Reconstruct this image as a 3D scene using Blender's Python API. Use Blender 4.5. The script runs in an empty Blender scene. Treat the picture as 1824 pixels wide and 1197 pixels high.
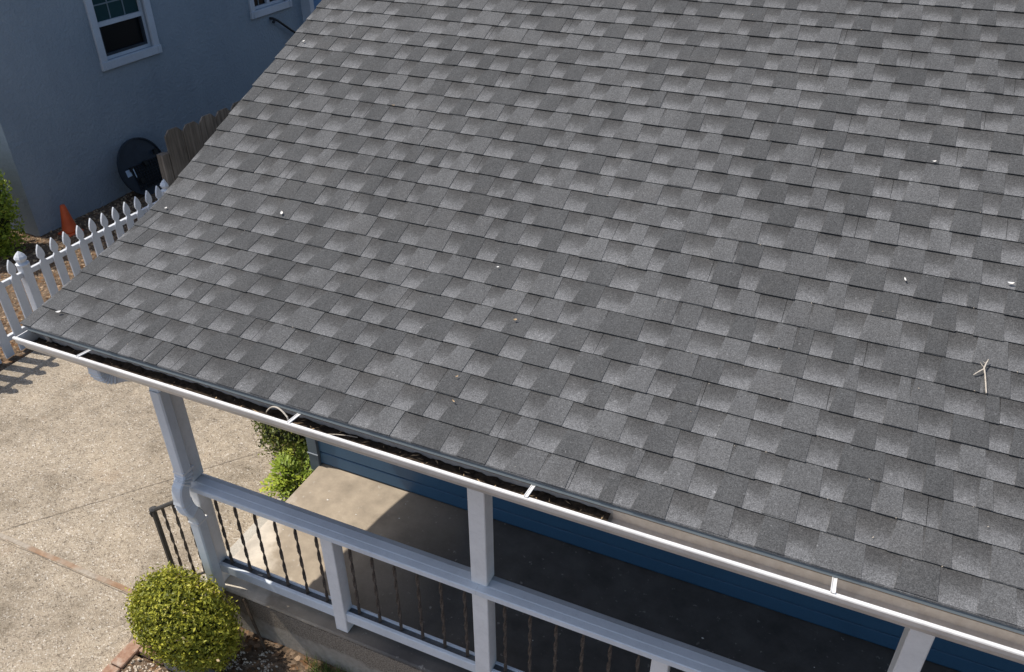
import bpy, bmesh, math, random
from mathutils import Vector, Matrix, noise
scene = bpy.context.scene
COL = scene.collection
random.seed(7)
R = math.radians

# ------------------------------------------------------------------ camera
CAM = Vector((3.7584, -2.2412, 4.6674))
TH, YAW, ROLL = R(33.405), R(-24.228), R(-0.3465)
FWD = Vector((math.sin(YAW)*math.cos(TH), math.cos(YAW)*math.cos(TH), -math.sin(TH)))
r0 = Vector((math.cos(YAW), -math.sin(YAW), 0)); u0 = r0.cross(FWD)
RGT = r0*math.cos(ROLL) + u0*math.sin(ROLL); UPV = u0*math.cos(ROLL) - r0*math.sin(ROLL)
cd = bpy.data.cameras.new('camera'); cam = bpy.data.objects.new('camera', cd); COL.objects.link(cam)
cd.sensor_fit = 'HORIZONTAL'; cd.sensor_width = 36; cd.lens = 29.1; cd.clip_start = 0.05; cd.clip_end = 2000
M = Matrix((RGT, UPV, -FWD)).transposed().to_4x4(); M.translation = CAM; cam.matrix_world = M
scene.camera = cam
def project(P):
    d = P-CAM; z = d.dot(FWD)
    return (912+1474.4*d.dot(RGT)/z, 598.5-1474.4*d.dot(UPV)/z, z)

# ------------------------------------------------------------------ light
SUN = Vector((-0.59, -0.10, 1)).normalized()
w = bpy.data.worlds.new('World'); scene.world = w; w.use_nodes = True
nt = w.node_tree; bg = nt.nodes['Background']; sky = nt.nodes.new('ShaderNodeTexSky')
sky.sky_type = 'NISHITA'; sky.sun_disc = False; sky.dust_density = 1.7; sky.ozone_density = 0.8
sky.sun_elevation = math.asin(SUN.z); sky.sun_rotation = math.atan2(SUN.x, SUN.y)
nt.links.new(sky.outputs[0], bg.inputs[0]); bg.inputs[1].default_value = 0.15
sd = bpy.data.lights.new('sun', 'SUN'); sd.energy = 4.2; sd.angle = R(0.53); sd.color = (1, 0.95, 0.87)
so = bpy.data.objects.new('sun', sd); COL.objects.link(so); so.location = (-8, -2, 15)
so.rotation_euler = (-SUN).to_track_quat('-Z', 'Y').to_euler()
scene.view_settings.view_transform = 'Standard'; scene.view_settings.look = 'None'
scene.view_settings.gamma = 1; scene.view_settings.exposure = 0.2

# ------------------------------------------------------------------ materials
class N:
    def __init__(s, name):
        s.m = bpy.data.materials.new(name); s.m.use_nodes = True; s.t = s.m.node_tree
        s.b = s.t.nodes['Principled BSDF']; s.pos = s.n('ShaderNodeNewGeometry').outputs['Position']
    def n(s, ty, **k):
        o = s.t.nodes.new(ty)
        for a, v in k.items(): setattr(o, a, v)
        return o
    def l(s, a, b): s.t.links.new(a, b)
    def noise(s, sc, det=3, rough=.55, vec=None):
        o = s.n('ShaderNodeTexNoise'); o.inputs['Scale'].default_value = sc; o.inputs['Detail'].default_value = det
        o.inputs['Roughness'].default_value = rough; s.l(vec or s.pos, o.inputs['Vector']); return o.outputs['Fac']
    def voro(s, sc, out='Color', feat='F1'):
        o = s.n('ShaderNodeTexVoronoi', feature=feat); o.inputs['Scale'].default_value = sc; s.l(s.pos, o.inputs['Vector']); return o.outputs[out]
    def scale(s, v):
        o = s.n('ShaderNodeMapping'); o.inputs['Scale'].default_value = v; s.l(s.pos, o.inputs['Vector']); return o.outputs[0]
    def ramp(s, f, stops, interp='LINEAR'):
        o = s.n('ShaderNodeValToRGB'); o.color_ramp.interpolation = interp; e = o.color_ramp.elements
        while len(e) < len(stops): e.new(.5)
        for i, (p, c) in enumerate(stops):
            e[i].position = p; e[i].color = (c, c, c, 1) if not isinstance(c, (tuple, list)) else (*c, 1)
        s.l(f, o.inputs[0]); return o.outputs[0]
    def mix(s, f, a, b, mode='MIX'):
        o = s.n('ShaderNodeMix', data_type='RGBA', blend_type=mode)
        for sk, v in ((o.inputs[0], f), (o.inputs[6], a), (o.inputs[7], b)):
            if isinstance(v, (int, float)): sk.default_value = v if sk == o.inputs[0] else (v, v, v, 1)
            elif isinstance(v, tuple): sk.default_value = (*v, 1)
            else: s.l(v, sk)
        return o.outputs[2]
    def math(s, op, a, b=0.0, c=False):
        o = s.n('ShaderNodeMath', operation=op, use_clamp=c)
        for sk, v in ((o.inputs[0], a), (o.inputs[1], b)):
            if isinstance(v, (int, float)): sk.default_value = v
            else: s.l(v, sk)
        return o.outputs[0]
    def attr(s, name):
        o = s.n('ShaderNodeAttribute', attribute_name=name); return o
    def bump(s, h, st, dist=.01):
        o = s.n('ShaderNodeBump'); o.inputs['Strength'].default_value = st; o.inputs['Distance'].default_value = dist
        s.l(h, o.inputs['Height']); s.l(o.outputs[0], s.b.inputs['Normal'])
    def out(s, col, rough=.7, spec=.3, metal=0.0):
        if isinstance(col, tuple): s.b.inputs['Base Color'].default_value = (*col, 1)
        else: s.l(col, s.b.inputs['Base Color'])
        if isinstance(rough, (int, float)): s.b.inputs['Roughness'].default_value = rough
        else: s.l(rough, s.b.inputs['Roughness'])
        s.b.inputs['Specular IOR Level'].default_value = spec; s.b.inputs['Metallic'].default_value = metal
        return s.m

def granule(k, col):
    sp = k.ramp(k.noise(230, 2, .7), [(.30, .52), (.5, 1.0), (.68, 1.48)])
    sp2 = k.ramp(k.voro(150), [(0.0, .76), (.92, 1.12), (.992, 1.8)])
    blot = k.ramp(k.noise(1.3, 4), [(.3, .9), (.7, 1.1)])
    strk = k.ramp(k.noise(1.0, 4, .6, k.scale((9, .9, .9))), [(.3, .88), (.5, 1.0), (.72, 1.1)]); col = k.mix(1, col, strk, 'MULTIPLY')
    tint = k.ramp(k.noise(3.1, 4, .6), [(.54, 0), (.78, .22)]); col = k.mix(tint, col, (.100, .092, .083))
    c = k.mix(1, col, sp, 'MULTIPLY'); c = k.mix(1, c, sp2, 'MULTIPLY'); return k.mix(1, c, blot, 'MULTIPLY')
def shingle_tab_mat():
    k = N('shingle granules flat'); t = k.attr('tone').outputs['Fac']
    base = k.ramp(t, [(0, (.069, .069, .0685)), (.4, (.079, .079, .0785)), (.6, (.090, .0895, .089)), (1, (.106, .1055, .105))])
    c = granule(k, base); k.bump(k.noise(230, 2), .35, .003); return k.out(c, .93, .2)
def shingle_base_mat():
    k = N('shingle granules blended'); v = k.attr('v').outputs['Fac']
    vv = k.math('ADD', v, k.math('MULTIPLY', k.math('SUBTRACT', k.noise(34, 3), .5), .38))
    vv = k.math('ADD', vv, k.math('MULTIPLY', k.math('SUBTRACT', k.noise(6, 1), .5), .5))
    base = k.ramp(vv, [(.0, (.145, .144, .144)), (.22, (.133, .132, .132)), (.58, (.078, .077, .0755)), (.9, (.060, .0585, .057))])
    c = granule(k, base); k.bump(k.noise(230, 2), .35, .003); return k.out(c, .93, .2)
def paint(name, col, rough=.5, dirt=.85, grain=None, spec=.4):
    k = N(name); f = k.ramp(k.noise(3.2, 5, .65), [(.3, dirt), (.62, 1.0)])
    c = k.mix(1, col, f, 'MULTIPLY'); f2 = k.ramp(k.noise(42, 4, .7), [(.32, .93), (.5, 1.0)]); c = k.mix(1, c, f2, 'MULTIPLY')
    k.bump(k.noise(70, 4), .12, .003); return k.out(c, rough, spec)
def gutter_mat():
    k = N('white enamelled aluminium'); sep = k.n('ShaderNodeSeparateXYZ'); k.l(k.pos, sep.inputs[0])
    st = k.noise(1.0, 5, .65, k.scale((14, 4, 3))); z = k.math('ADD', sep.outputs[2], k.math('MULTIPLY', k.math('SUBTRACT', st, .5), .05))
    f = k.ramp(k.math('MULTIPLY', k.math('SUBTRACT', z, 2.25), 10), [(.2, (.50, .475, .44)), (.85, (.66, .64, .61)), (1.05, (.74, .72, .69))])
    sm = k.ramp(k.noise(5, 5, .7), [(.35, .82), (.55, 1.0)]); c = k.mix(1, f, sm, 'MULTIPLY')
    k.bump(k.noise(7, 3), .15, .006); return k.out(c, .3, .5)
def plain(name, a, b, sc, rough=.8, bump=.3, dist=.005, spec=.25):
    k = N(name); h = k.noise(sc, 5, .65); c = k.ramp(h, [(.28, a), (.72, b)])
    k.bump(h, bump, dist); return k.out(c, rough, spec)
def aggregate_mat():
    k = N('exposed aggregate concrete')
    cell = k.voro(112)
    sep = k.n('ShaderNodeSeparateColor'); k.l(cell, sep.inputs[0])
    peb = k.ramp(sep.outputs[0], [(0, (.13, .105, .082)), (.14, (.25, .203, .15)), (.45, (.37, .305, .228)), (.75, (.43, .36, .278)), (.93, (.50, .435, .355)), (1, (.72, .665, .59))])
    fine = k.ramp(k.noise(210, 3, .7), [(.3, .72), (.7, 1.22)])
    c = k.mix(1, peb, fine, 'MULTIPLY')
    cem = k.ramp(k.noise(26, 4), [(.38, 0), (.6, .6)]); c = k.mix(cem, c, (.40, .335, .255))
    st = k.ramp(k.noise(1.5, 7, .68), [(.3, (.70, .69, .67)), (.5, (1, 1, 1)), (.72, (1.16, 1.15, 1.13))])
    c = k.mix(1, c, st, 'MULTIPLY')
    mo = k.ramp(k.noise(11, 4, .6), [(.3, .84), (.5, .96), (.7, 1.08)]); c = k.mix(1, c, mo, 'MULTIPLY')
    dp = k.ramp(k.noise(.75, 6, .65), [(.30, .80), (.5, 1.0), (.68, 1.07)]); c = k.mix(1, c, dp, 'MULTIPLY')
    rust = k.ramp(k.noise(1.7, 5), [(.62, 0), (.78, .35)]); c = k.mix(rust, c, (.33, .20, .11)); c = k.mix(1, c, (.92, .915, .90), 'MULTIPLY')
    k.bump(k.voro(112, 'Distance'), .8, .006); return k.out(c, .9, .15)
def concrete(name, a, b, c3, sc=2.4, rough=.85, blot=(.62, .7)):
    k = N(name); h = k.noise(sc, 6, .62); c = k.ramp(h, [(.3, a), (.5, b), (.72, c3)])
    f = k.ramp(k.noise(130, 3, .7), [(.3, .78), (.7, 1.16)]); c = k.mix(1, c, f, 'MULTIPLY')
    s = k.ramp(k.noise(9, 4), [(blot[0], 0), (blot[1], .45)]); c = k.mix(s, c, c3)
    k.bump(k.noise(60, 5), .3, .004); return k.out(c, rough, .25)
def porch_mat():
    k = N('worn porch concrete with painted shade'); sep = k.n('ShaderNodeSeparateXYZ'); k.l(k.pos, sep.inputs[0])
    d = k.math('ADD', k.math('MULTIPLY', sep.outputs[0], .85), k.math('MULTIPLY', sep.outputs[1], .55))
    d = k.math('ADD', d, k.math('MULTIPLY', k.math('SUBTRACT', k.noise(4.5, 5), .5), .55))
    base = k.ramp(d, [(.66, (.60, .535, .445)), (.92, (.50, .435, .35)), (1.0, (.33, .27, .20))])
    d2 = k.math('ADD', sep.outputs[0], k.math('MULTIPLY', k.noise(2.5, 4), .6)); shade_mix = k.ramp(k.math('MULTIPLY', d2, .25), [(.40, 0), (.55, 1)])
    base = k.mix(shade_mix, base, (.105, .094, .083))  # painted shade: floor colour darkens past the sunlit end, under the roof
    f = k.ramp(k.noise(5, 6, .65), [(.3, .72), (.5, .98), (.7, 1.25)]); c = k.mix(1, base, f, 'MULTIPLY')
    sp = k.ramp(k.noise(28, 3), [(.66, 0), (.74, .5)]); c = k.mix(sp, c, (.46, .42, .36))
    k.bump(k.noise(60, 5), .3, .004); return k.out(c, .75, .3)
def slab_face_mat():
    k = N('rough concrete slab face'); sep = k.n('ShaderNodeSeparateXYZ'); k.l(k.pos, sep.inputs[0])
    z = k.math('ADD', sep.outputs[2], k.math('MULTIPLY', k.math('SUBTRACT', k.noise(7, 4), .5), .12))
    f = k.ramp(z, [(.215, 0), (.235, 1)])
    agg = k.ramp(k.noise(120, 3, .7), [(.34, (.10, .083, .066)), (.5, (.245, .205, .16)), (.7, (.37, .32, .26))])
    sm = k.ramp(k.noise(22, 5), [(.3, (.28, .245, .20)), (.7, (.38, .335, .28))])
    c = k.mix(f, sm, agg); k.bump(k.noise(120, 3), .7, .006); return k.out(c, .92, .15)
def soil_mat():
    k = N('dry soil with litter'); h = k.noise(26, 6, .7)
    c = k.ramp(h, [(.28, (.028, .020, .014)), (.5, (.135, .094, .062)), (.72, (.27, .195, .135))])
    v = k.voro(38); sep = k.n('ShaderNodeSeparateColor'); k.l(v, sep.inputs[0])
    lf = k.ramp(sep.outputs[1], [(.70, 0), (.74, 1)]); lc = k.ramp(sep.outputs[0], [(0, (.06, .035, .02)), (.6, (.20, .11, .055)), (1, (.42, .30, .20))])
    c = k.mix(lf, c, lc); k.bump(h, .9, .02); return k.out(c, .95, .1)
def leaf_mat(name, stops, spec=.35):
    k = N(name); t = k.attr('tone').outputs['Fac']; c = k.ramp(t, stops); k.out(c, .5, spec)
    tr = k.n('ShaderNodeBsdfTranslucent'); k.l(c, tr.inputs[0]); mx = k.n('ShaderNodeMixShader'); mx.inputs[0].default_value = .28
    k.l(k.b.outputs[0], mx.inputs[1]); k.l(tr.outputs[0], mx.inputs[2]); k.l(mx.outputs[0], k.t.nodes['Material Output'].inputs[0]); return k.m
def wood_mat(name, a, b, axis=2):
    k = N(name); sc = [30, 30, 30]; sc[axis] = 1.6
    h = k.noise(1.0, 5, .7, k.scale(sc)); c = k.ramp(h, [(.3, a), (.7, b)])
    f = k.ramp(k.noise(2.5, 3), [(.3, .7), (.7, 1.1)]); c = k.mix(1, c, f, 'MULTIPLY'); k.bump(h, .5, .004); return k.out(c, .9, .15)
def stucco_mat():
    k = N('blue grey stucco'); c = k.ramp(k.noise(1.4, 5, .6), [(.3, (.265, .305, .34)), (.7, (.32, .36, .395))])
    d = k.ramp(k.noise(1.0, 5, .65, k.scale((3, 3, .5))), [(.32, .92), (.55, 1.0)]); c = k.mix(1, c, d, 'MULTIPLY')
    c = k.mix(k.ramp(k.noise(60, 3), [(.3, 0), (.7, .22)]), c, (.16, .19, .22)); k.bump(k.noise(22, 6, .65), .9, .02); return k.out(c, .85, .2)
def brick_mat():
    k = N('worn clay brick'); c = k.ramp(k.noise(18, 5), [(.3, (.19, .105, .07)), (.5, (.31, .185, .125)), (.7, (.40, .31, .24))])
    k.bump(k.noise(90, 4), .5, .004); return k.out(c, .9, .15)

M_ = dict(
 tab=shingle_tab_mat(), base=shingle_base_mat(),
 white=paint('white painted wood', (.80, .79, .775), .5, .84),
 rail=paint('grey white painted rail', (.66, .69, .72), .5, .86),
 gutter=gutter_mat(),
 gutter_in=plain('dusty gutter lining', (.58, .52, .45), (.74, .69, .62), 24, .7, .1),
 shoe=plain('dark grey groove strip', (.06, .065, .07), (.12, .125, .13), 30, .8, .2),
 drip=paint('grey blue drip edge', (.125, .142, .148), .5, .85),
 fascia=paint('fascia paint', (.30, .33, .36), .6, .85),
 blue=paint('dark blue siding paint', (.042, .108, .185), .42, .9),
 trimblue=paint('grey blue trim paint', (.10, .125, .15), .55, .85),
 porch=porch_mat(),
 step=concrete('pale step concrete', (.36, .325, .27), (.42, .385, .325), (.50, .465, .40), 5),
 slab=slab_face_mat(), agg=aggregate_mat(), soil=soil_mat(),
 iron=plain('rusty dark iron', (.035, .029, .025), (.12, .092, .072), 60, .65, .3, .002, .4),
 ironblack=plain('black iron', (.018, .018, .019), (.05, .048, .045), 70, .55, .3, .002, .4),
 stucco=stucco_mat(), stucco2=plain('mid blue stucco', (.10, .19, .32), (.13, .23, .37), 3, .8, .2),
 trim=paint('window trim paint', (.50, .53, .57), .5, .86),
 muntin=paint('grey green muntin paint', (.16, .21, .23), .5, .9),  # grey green, darker than the window trim
 weather=wood_mat('weathered fence wood', (.07, .058, .047), (.25, .21, .17)),
 redwood=wood_mat('reddish plank', (.10, .05, .028), (.22, .12, .07), 1),
 divider=None, brick=brick_mat(),
 stone=plain('grey stone edging', (.17, .155, .14), (.30, .275, .245), 14, .9, .4),
 fencewhite=paint('white fence paint', (.62, .635, .66), .55, .88),
 cone=plain('faded orange plastic', (.50, .075, .022), (.66, .12, .035), 8, .55, .1, .003, .35),
 plastic=plain('dark plastic', (.018, .024, .032), (.032, .042, .055), 6, .5, .15, .003, .4),
 plasticblack=plain('black plastic', (.006, .007, .008), (.014, .015, .017), 6, .5, .1, .002, .4),
 label=plain('pale label', (.40, .50, .60), (.55, .64, .72), 20, .6, .05),
 twig=plain('dry twig bark', (.34, .29, .23), (.60, .54, .46), 90, .9, .5, .002),
 stem=plain('shrub bark', (.05, .035, .025), (.13, .095, .065), 60, .9, .5),
 petal=plain('pale dry petal', (.62, .58, .52), (.85, .83, .79), 60, .7, .1),
 tanleaf=plain('tan dry leaf', (.30, .20, .11), (.46, .34, .21), 60, .8, .2),
 debris=plain('gutter muck', (.018, .014, .011), (.085, .064, .046), 46, .95, .9, .012, .1),
 chip=plain('pale stone chip', (.36, .29, .21), (.64, .55, .44), 30, .85, .3),
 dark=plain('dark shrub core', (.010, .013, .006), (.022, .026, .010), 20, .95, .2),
 crack=plain('dark joint dirt', (.12, .098, .075), (.26, .21, .16), 30, .95, .3),
 box=leaf_mat('boxwood leaf', [(0, (.085, .10, .016)), (.35, (.25, .265, .03)), (.65, (.43, .42, .045)), (.88, (.60, .55, .08)), (1, (.60, .46, .27))]),
 fern=leaf_mat('bright leaf', [(0, (.11, .16, .02)), (.5, (.27, .36, .04)), (.85, (.42, .48, .06)), (1, (.54, .50, .07))]),
 hedge=leaf_mat('dark hedge leaf', [(0, (.03, .045, .012)), (.5, (.12, .145, .025)), (.85, (.26, .265, .045)), (1, (.38, .26, .17))]),
 grass=leaf_mat('grass blade', [(0, (.06, .10, .02)), (1, (.18, .24, .05))]),
 roofn=plain('neighbour roof shingle', (.05, .05, .05), (.11, .105, .10), 30, .9, .3),
 deck=plain('roof deck wood', (.18, .14, .10), (.27, .21, .15), 10, .9, .2),
)
def glass_mat(name, col, rough):
    k = N(name); return k.out(col, rough, .22)
M_['glass_green'] = glass_mat('green tinted glass', (.018, .045, .045), .08)
M_['glass_dark'] = glass_mat('dark screened glass', (.004, .005, .006), .35)
def divider_mat():
    k = N('old divider board'); f = k.ramp(k.noise(2.1, 3, .6), [(.5, 0), (.62, 1)])
    a = k.ramp(k.noise(40, 4), [(.3, (.25, .21, .165)), (.7, (.40, .345, .275))]); b = k.ramp(k.noise(30, 4), [(.3, (.23, .14, .085)), (.7, (.34, .225, .145))])
    k.bump(k.noise(60, 4), .4, .004); return k.out(k.mix(f, a, b), .9, .15)
M_['divider'] = divider_mat()

# ------------------------------------------------------------------ builders
WL = {}
def link(o, parent, wloc):
    COL.objects.link(o); o.location = wloc; WL[o.name] = Vector(wloc)
    if parent:
        o.parent = parent; o.matrix_parent_inverse = Matrix.Translation(-WL[parent.name])
    return o
def tag(o, label=None, cat=None, group=None, kind=None):
    if label: o['label'] = label
    if cat: o['category'] = cat
    if group: o['group'] = group
    if kind: o['kind'] = kind
    return o
def empty(name, loc, label, cat, group=None):
    o = bpy.data.objects.new(name, None); o.empty_display_size = .1; link(o, None, loc); return tag(o, label, cat, group)
def mesh(name, vs, fs, mat, parent=None, smooth=False, pt=None, fa=None, center=True):
    vs = [Vector(v) for v in vs]
    c = Vector((0, 0, 0))
    if center:
        lo = Vector(map(min, zip(*vs))); hi = Vector(map(max, zip(*vs))); c = Vector(((lo.x+hi.x)/2, (lo.y+hi.y)/2, lo.z))
    me = bpy.data.meshes.new(name); me.from_pydata([v-c for v in vs], [], fs)
    for nm, vals in (pt or {}).items():
        a = me.attributes.new(nm, 'FLOAT', 'POINT'); a.data.foreach_set('value', vals)
    for nm, vals in (fa or {}).items():
        a = me.attributes.new(nm, 'FLOAT', 'FACE'); a.data.foreach_set('value', vals)
    me.materials.append(M_[mat]); me.update()
    if smooth: me.polygons.foreach_set('use_smooth', [True]*len(me.polygons))
    return link(bpy.data.objects.new(name, me), parent, c)
def share(src, name, wloc, parent=None, rz=0.0, rot=None, sc=None):
    o = bpy.data.objects.new(name, src.data); link(o, parent, wloc)
    if rot: o.rotation_euler = rot
    elif rz: o.rotation_euler = (0, 0, rz)
    if sc: o.scale = sc
    return o
class B:
    def __init__(s): s.v = []; s.f = []
    def add(s, vs, fs):
        b = len(s.v); s.v += [Vector(v) for v in vs]; s.f += [tuple(b+i for i in f) for f in fs]; return s
    def box(s, x0, x1, y0, y1, z0, z1, c=0.0):
        if c <= 0:
            return s.add([(x0,y0,z0),(x1,y0,z0),(x1,y1,z0),(x0,y1,z0),(x0,y0,z1),(x1,y0,z1),(x1,y1,z1),(x0,y1,z1)],
                         [(0,3,2,1),(4,5,6,7),(0,1,5,4),(1,2,6,5),(2,3,7,6),(3,0,4,7)])
        bm = bmesh.new(); bmesh.ops.create_cube(bm, size=1)
        for v in bm.verts: v.co = Vector((x0+(v.co.x+.5)*(x1-x0), y0+(v.co.y+.5)*(y1-y0), z0+(v.co.z+.5)*(z1-z0)))
        bmesh.ops.bevel(bm, geom=bm.edges[:], offset=c, segments=1, affect='EDGES', profile=.5)
        bm.verts.index_update(); s.add([v.co.copy() for v in bm.verts], [[v.index for v in f.verts] for f in bm.faces]); bm.free(); return s
    def prism(s, prof, a0, a1, axis=0):      # profile of (p,q) points, extruded along an axis
        def P(p, q, t): return ((t,p,q),(p,t,q),(p,q,t))[axis]
        n = len(prof); vs = [P(p,q,a0) for p,q in prof]+[P(p,q,a1) for p,q in prof]
        return s.add(vs, [tuple(range(n))[::-1], tuple(range(n,2*n))]+[(i,(i+1)%n,n+(i+1)%n,n+i) for i in range(n)])
    def tube(s, pts, rad, n=6):
        pts = [Vector(p) for p in pts]; b = len(s.v)
        if not isinstance(rad, (list, tuple)): rad = [rad]*len(pts)
        for i, p in enumerate(pts):
            d = (pts[min(i+1, len(pts)-1)]-pts[max(i-1, 0)]).normalized()
            a = d.orthogonal().normalized() if abs(d.z) > .9 else d.cross(Vector((0,0,1))).normalized(); c = d.cross(a)
            s.v += [p+(a*math.cos(2*math.pi*j/n)+c*math.sin(2*math.pi*j/n))*rad[i] for j in range(n)]
        for i in range(len(pts)-1):
            for j in range(n):
                k = (j+1) % n; s.f.append((b+i*n+j, b+i*n+k, b+(i+1)*n+k, b+(i+1)*n+j))
        s.f.append(tuple(range(b, b+n))[::-1]); s.f.append(tuple(range(b+(len(pts)-1)*n, b+len(pts)*n))); return s
    def lathe(s, prof, c, n=16, rings=None):
        b = len(s.v)
        for rr, z in prof: s.v += [Vector((c[0]+rr*math.cos(2*math.pi*j/n), c[1]+rr*math.sin(2*math.pi*j/n), c[2]+z)) for j in range(n)]
        for i in range(len(prof)-1):
            for j in range(n):
                k = (j+1) % n; s.f.append((b+i*n+j, b+i*n+k, b+(i+1)*n+k, b+(i+1)*n+j))
        s.f.append(tuple(range(b, b+n))[::-1]); s.f.append(tuple(range(b+(len(prof)-1)*n, b+len(prof)*n))); return s
    def make(s, name, mat, parent=None, smooth=False): return mesh(name, s.v, s.f, mat, parent, smooth)
def bx(name, mat, parent, *a, c=0.0): return B().box(*a, c=c).make(name, mat, parent)

def nz(x, y, z=0.0): return noise.noise(Vector((x, y, z)))

# ------------------------------------------------------------------ setting: ground
def grid(name, x0, x1, y0, y1, st, zf, mat, kind='structure'):
    nx, ny = max(1, int((x1-x0)/st)), max(1, int((y1-y0)/st)); vs = []; fs = []
    for j in range(ny+1):
        for i in range(nx+1):
            x = x0+(x1-x0)*i/nx; y = y0+(y1-y0)*j/ny; vs.append((x, y, zf(x, y)))
    for j in range(ny):
        for i in range(nx): a = j*(nx+1)+i; fs.append((a, a+1, a+nx+2, a+nx+1))
    o = mesh(name, vs, fs, mat, None, True, center=False); o['kind'] = kind; return o
mesh('ground', [(-300,-300,-.03),(300,-300,-.03),(300,300,-.03),(-300,300,-.03)], [(0,1,2,3)], 'soil')['kind'] = 'structure'
grid('side_yard', -9.5, -3.36, -1.0, 12, .06, lambda x, y: .012+.03*nz(x*3, y*3)+.02*nz(x*11, y*11)-(.035 if x > -3.48 else 0), 'soil')
drive = mesh('driveway', [(-3.42,-8,-.02),(.06,-8,-.02),(.06,-.16,-.02),(.62,-.16,-.02),(.62,6,-.02),(-3.42,6,-.02),
                          (-3.42,-8,.004),(.06,-8,.004),(.06,-.16,.004),(.62,-.16,.004),(.62,6,.004),(-3.42,6,.004)],
             [(0,1,2,3,4,5)[::-1],(6,7,8,9,10,11)]+[(i,(i+1)%6,6+(i+1)%6,6+i) for i in range(6)], 'agg'); drive['kind'] = 'structure'
vs = []; fs = []; n = 60
for i in range(n+1):
    x = -3.4+3.3*i/n; wv = .004*nz(x*4, 3); hh = .009+.003*nz(x*6, 9)
    vs += [(x, .158+wv, -.004), (x, .158+wv, hh), (x, .194+wv, hh), (x, .194+wv, -.004)]
    if i: a = 4*(i-1); fs += [(a,a+1,a+5,a+4),(a+1,a+2,a+6,a+5),(a+2,a+3,a+7,a+6)]
mesh('divider_board', vs, fs, 'divider', drive)
def crack(pts, wid, name='crack'):
    vs = []; fs = []
    P = []
    for a, b in zip(pts, pts[1:]):
        for i in range(24): P.append(Vector(a).lerp(Vector(b), i/24))
    P.append(Vector(pts[-1]))
    d = (P[-1]-P[0]).normalized(); nn = Vector((-d.y, d.x))
    for i, p in enumerate(P):
        j = .007*nz(p.x*7, p.y*7, 5)+.004*nz(p.x*30, p.y*30); ww = wid*(.55+.9*abs(nz(p.x*9, p.y*9, 2)))
        a = p+nn*(j-ww); b = p+nn*(j+ww); vs += [(a.x,a.y,.0085),(b.x,b.y,.0085)]
        if i: k = 2*(i-1); fs.append((k,k+1,k+3,k+2))
    mesh(name, vs, fs, 'crack', drive)
crack([(-1.60,.205),(-1.27,.604),(-.38,1.713),(.1,2.3)], .0028)
crack([(-3.4,.150),(-.12,.148)], .003, 'joint'); crack([(-.12,.148),(.055,-.15)], .012, 'joint')
# planter soil, mulch, chips
grid('planter_soil', .17, 7.5, -.10, .225, .035, lambda x, y: .055+.022*nz(x*6, y*6)+.012*nz(x*21, y*21), 'soil')
grid('mulch_bed', .15, 7.5, -3.2, -.20, .05, lambda x, y: .004+.02*nz(x*7, y*7)+.01*nz(x*25, y*25), 'soil')
def chips(name, cnt, area, zf, size, label, cat='gravel', mat='chip'):
    b = B()
    for _ in range(cnt):
        x, y = area(); s = size*random.uniform(.5, 1.3); a = random.uniform(0, 6.28); z = zf(x, y)
        e = [Vector((math.cos(a+q)*s*random.uniform(.6,1.1), math.sin(a+q)*s*random.uniform(.4,.8), 0)) for q in (0,1.5,3.0,4.6)]
        c = Vector((x, y, z)); t = Vector((random.uniform(-.3,.3)*s, random.uniform(-.3,.3)*s, s*random.uniform(.35,.7)))
        b.add([c+q-Vector((0,0,.004)) for q in e]+[c+q*.5+t for q in e], [(4,5,6,7),(0,1,5,4),(1,2,6,5),(2,3,7,6),(3,0,4,7)])
    return tag(b.make(name, mat), label, cat, kind='stuff')
chips('gravel', 1500, lambda: (random.uniform(.17,1.0), random.uniform(-.75,-.20)), lambda x, y: .004+.02*nz(x*7,y*7)+.01*nz(x*25,y*25), .016, 'pale gravel and wood chips beside the brick edging')
def clump():
    cx, cy = random.choice([(.80,.02),(.88,.0),(.95,.10),(1.02,.05),(.76,-.04),(1.15,.0)]); return (random.gauss(cx,.03), min(.2,max(-.07,random.gauss(cy,.03))))
chips('stone_chips', 150, clump, lambda x, y: .056+.022*nz(x*6,y*6)+.012*nz(x*21,y*21), .011, 'scattered pale stone chips on the planter soil')
chips('leaf_litter', 1400, lambda: (random.uniform(-6.2,-3.55), random.uniform(1.6,5.6)), lambda x, y: .012+.03*nz(x*3,y*3)+.02*nz(x*11,y*11), .022, 'brown dry leaf litter behind the picket fence', 'leaf litter', 'tanleaf')
chips('pebbles', 420, lambda: (random.uniform(-2.6,0), random.uniform(-.3,2.4)), lambda x, y: .0055, .006, 'loose pale pebbles scattered over the driveway')
b = B(); tones = []
for _ in range(420):
    cx = random.choice([1.33,1.42,1.55,1.7]); x = random.gauss(cx,.05); y = random.uniform(.08,.2); h = random.uniform(.04,.11); a = random.uniform(0,6.28); z = .05
    d = Vector((math.cos(a), math.sin(a), 0)); q = Vector((-d.y, d.x, 0))*.0028; t = Vector((x,y,z))+d*h*.5+Vector((0,0,h))
    if t.y > .215: t.y = .215
    b.add([Vector((x,y,z))-q, Vector((x,y,z))+q, t], [(0,1,2)]); tones.append(random.random())
tag(mesh('grass_tufts', b.v, b.f, 'grass', fa={'tone': tones}), 'small grass tufts at the foot of the porch slab', 'grass', kind='stuff')

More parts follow.
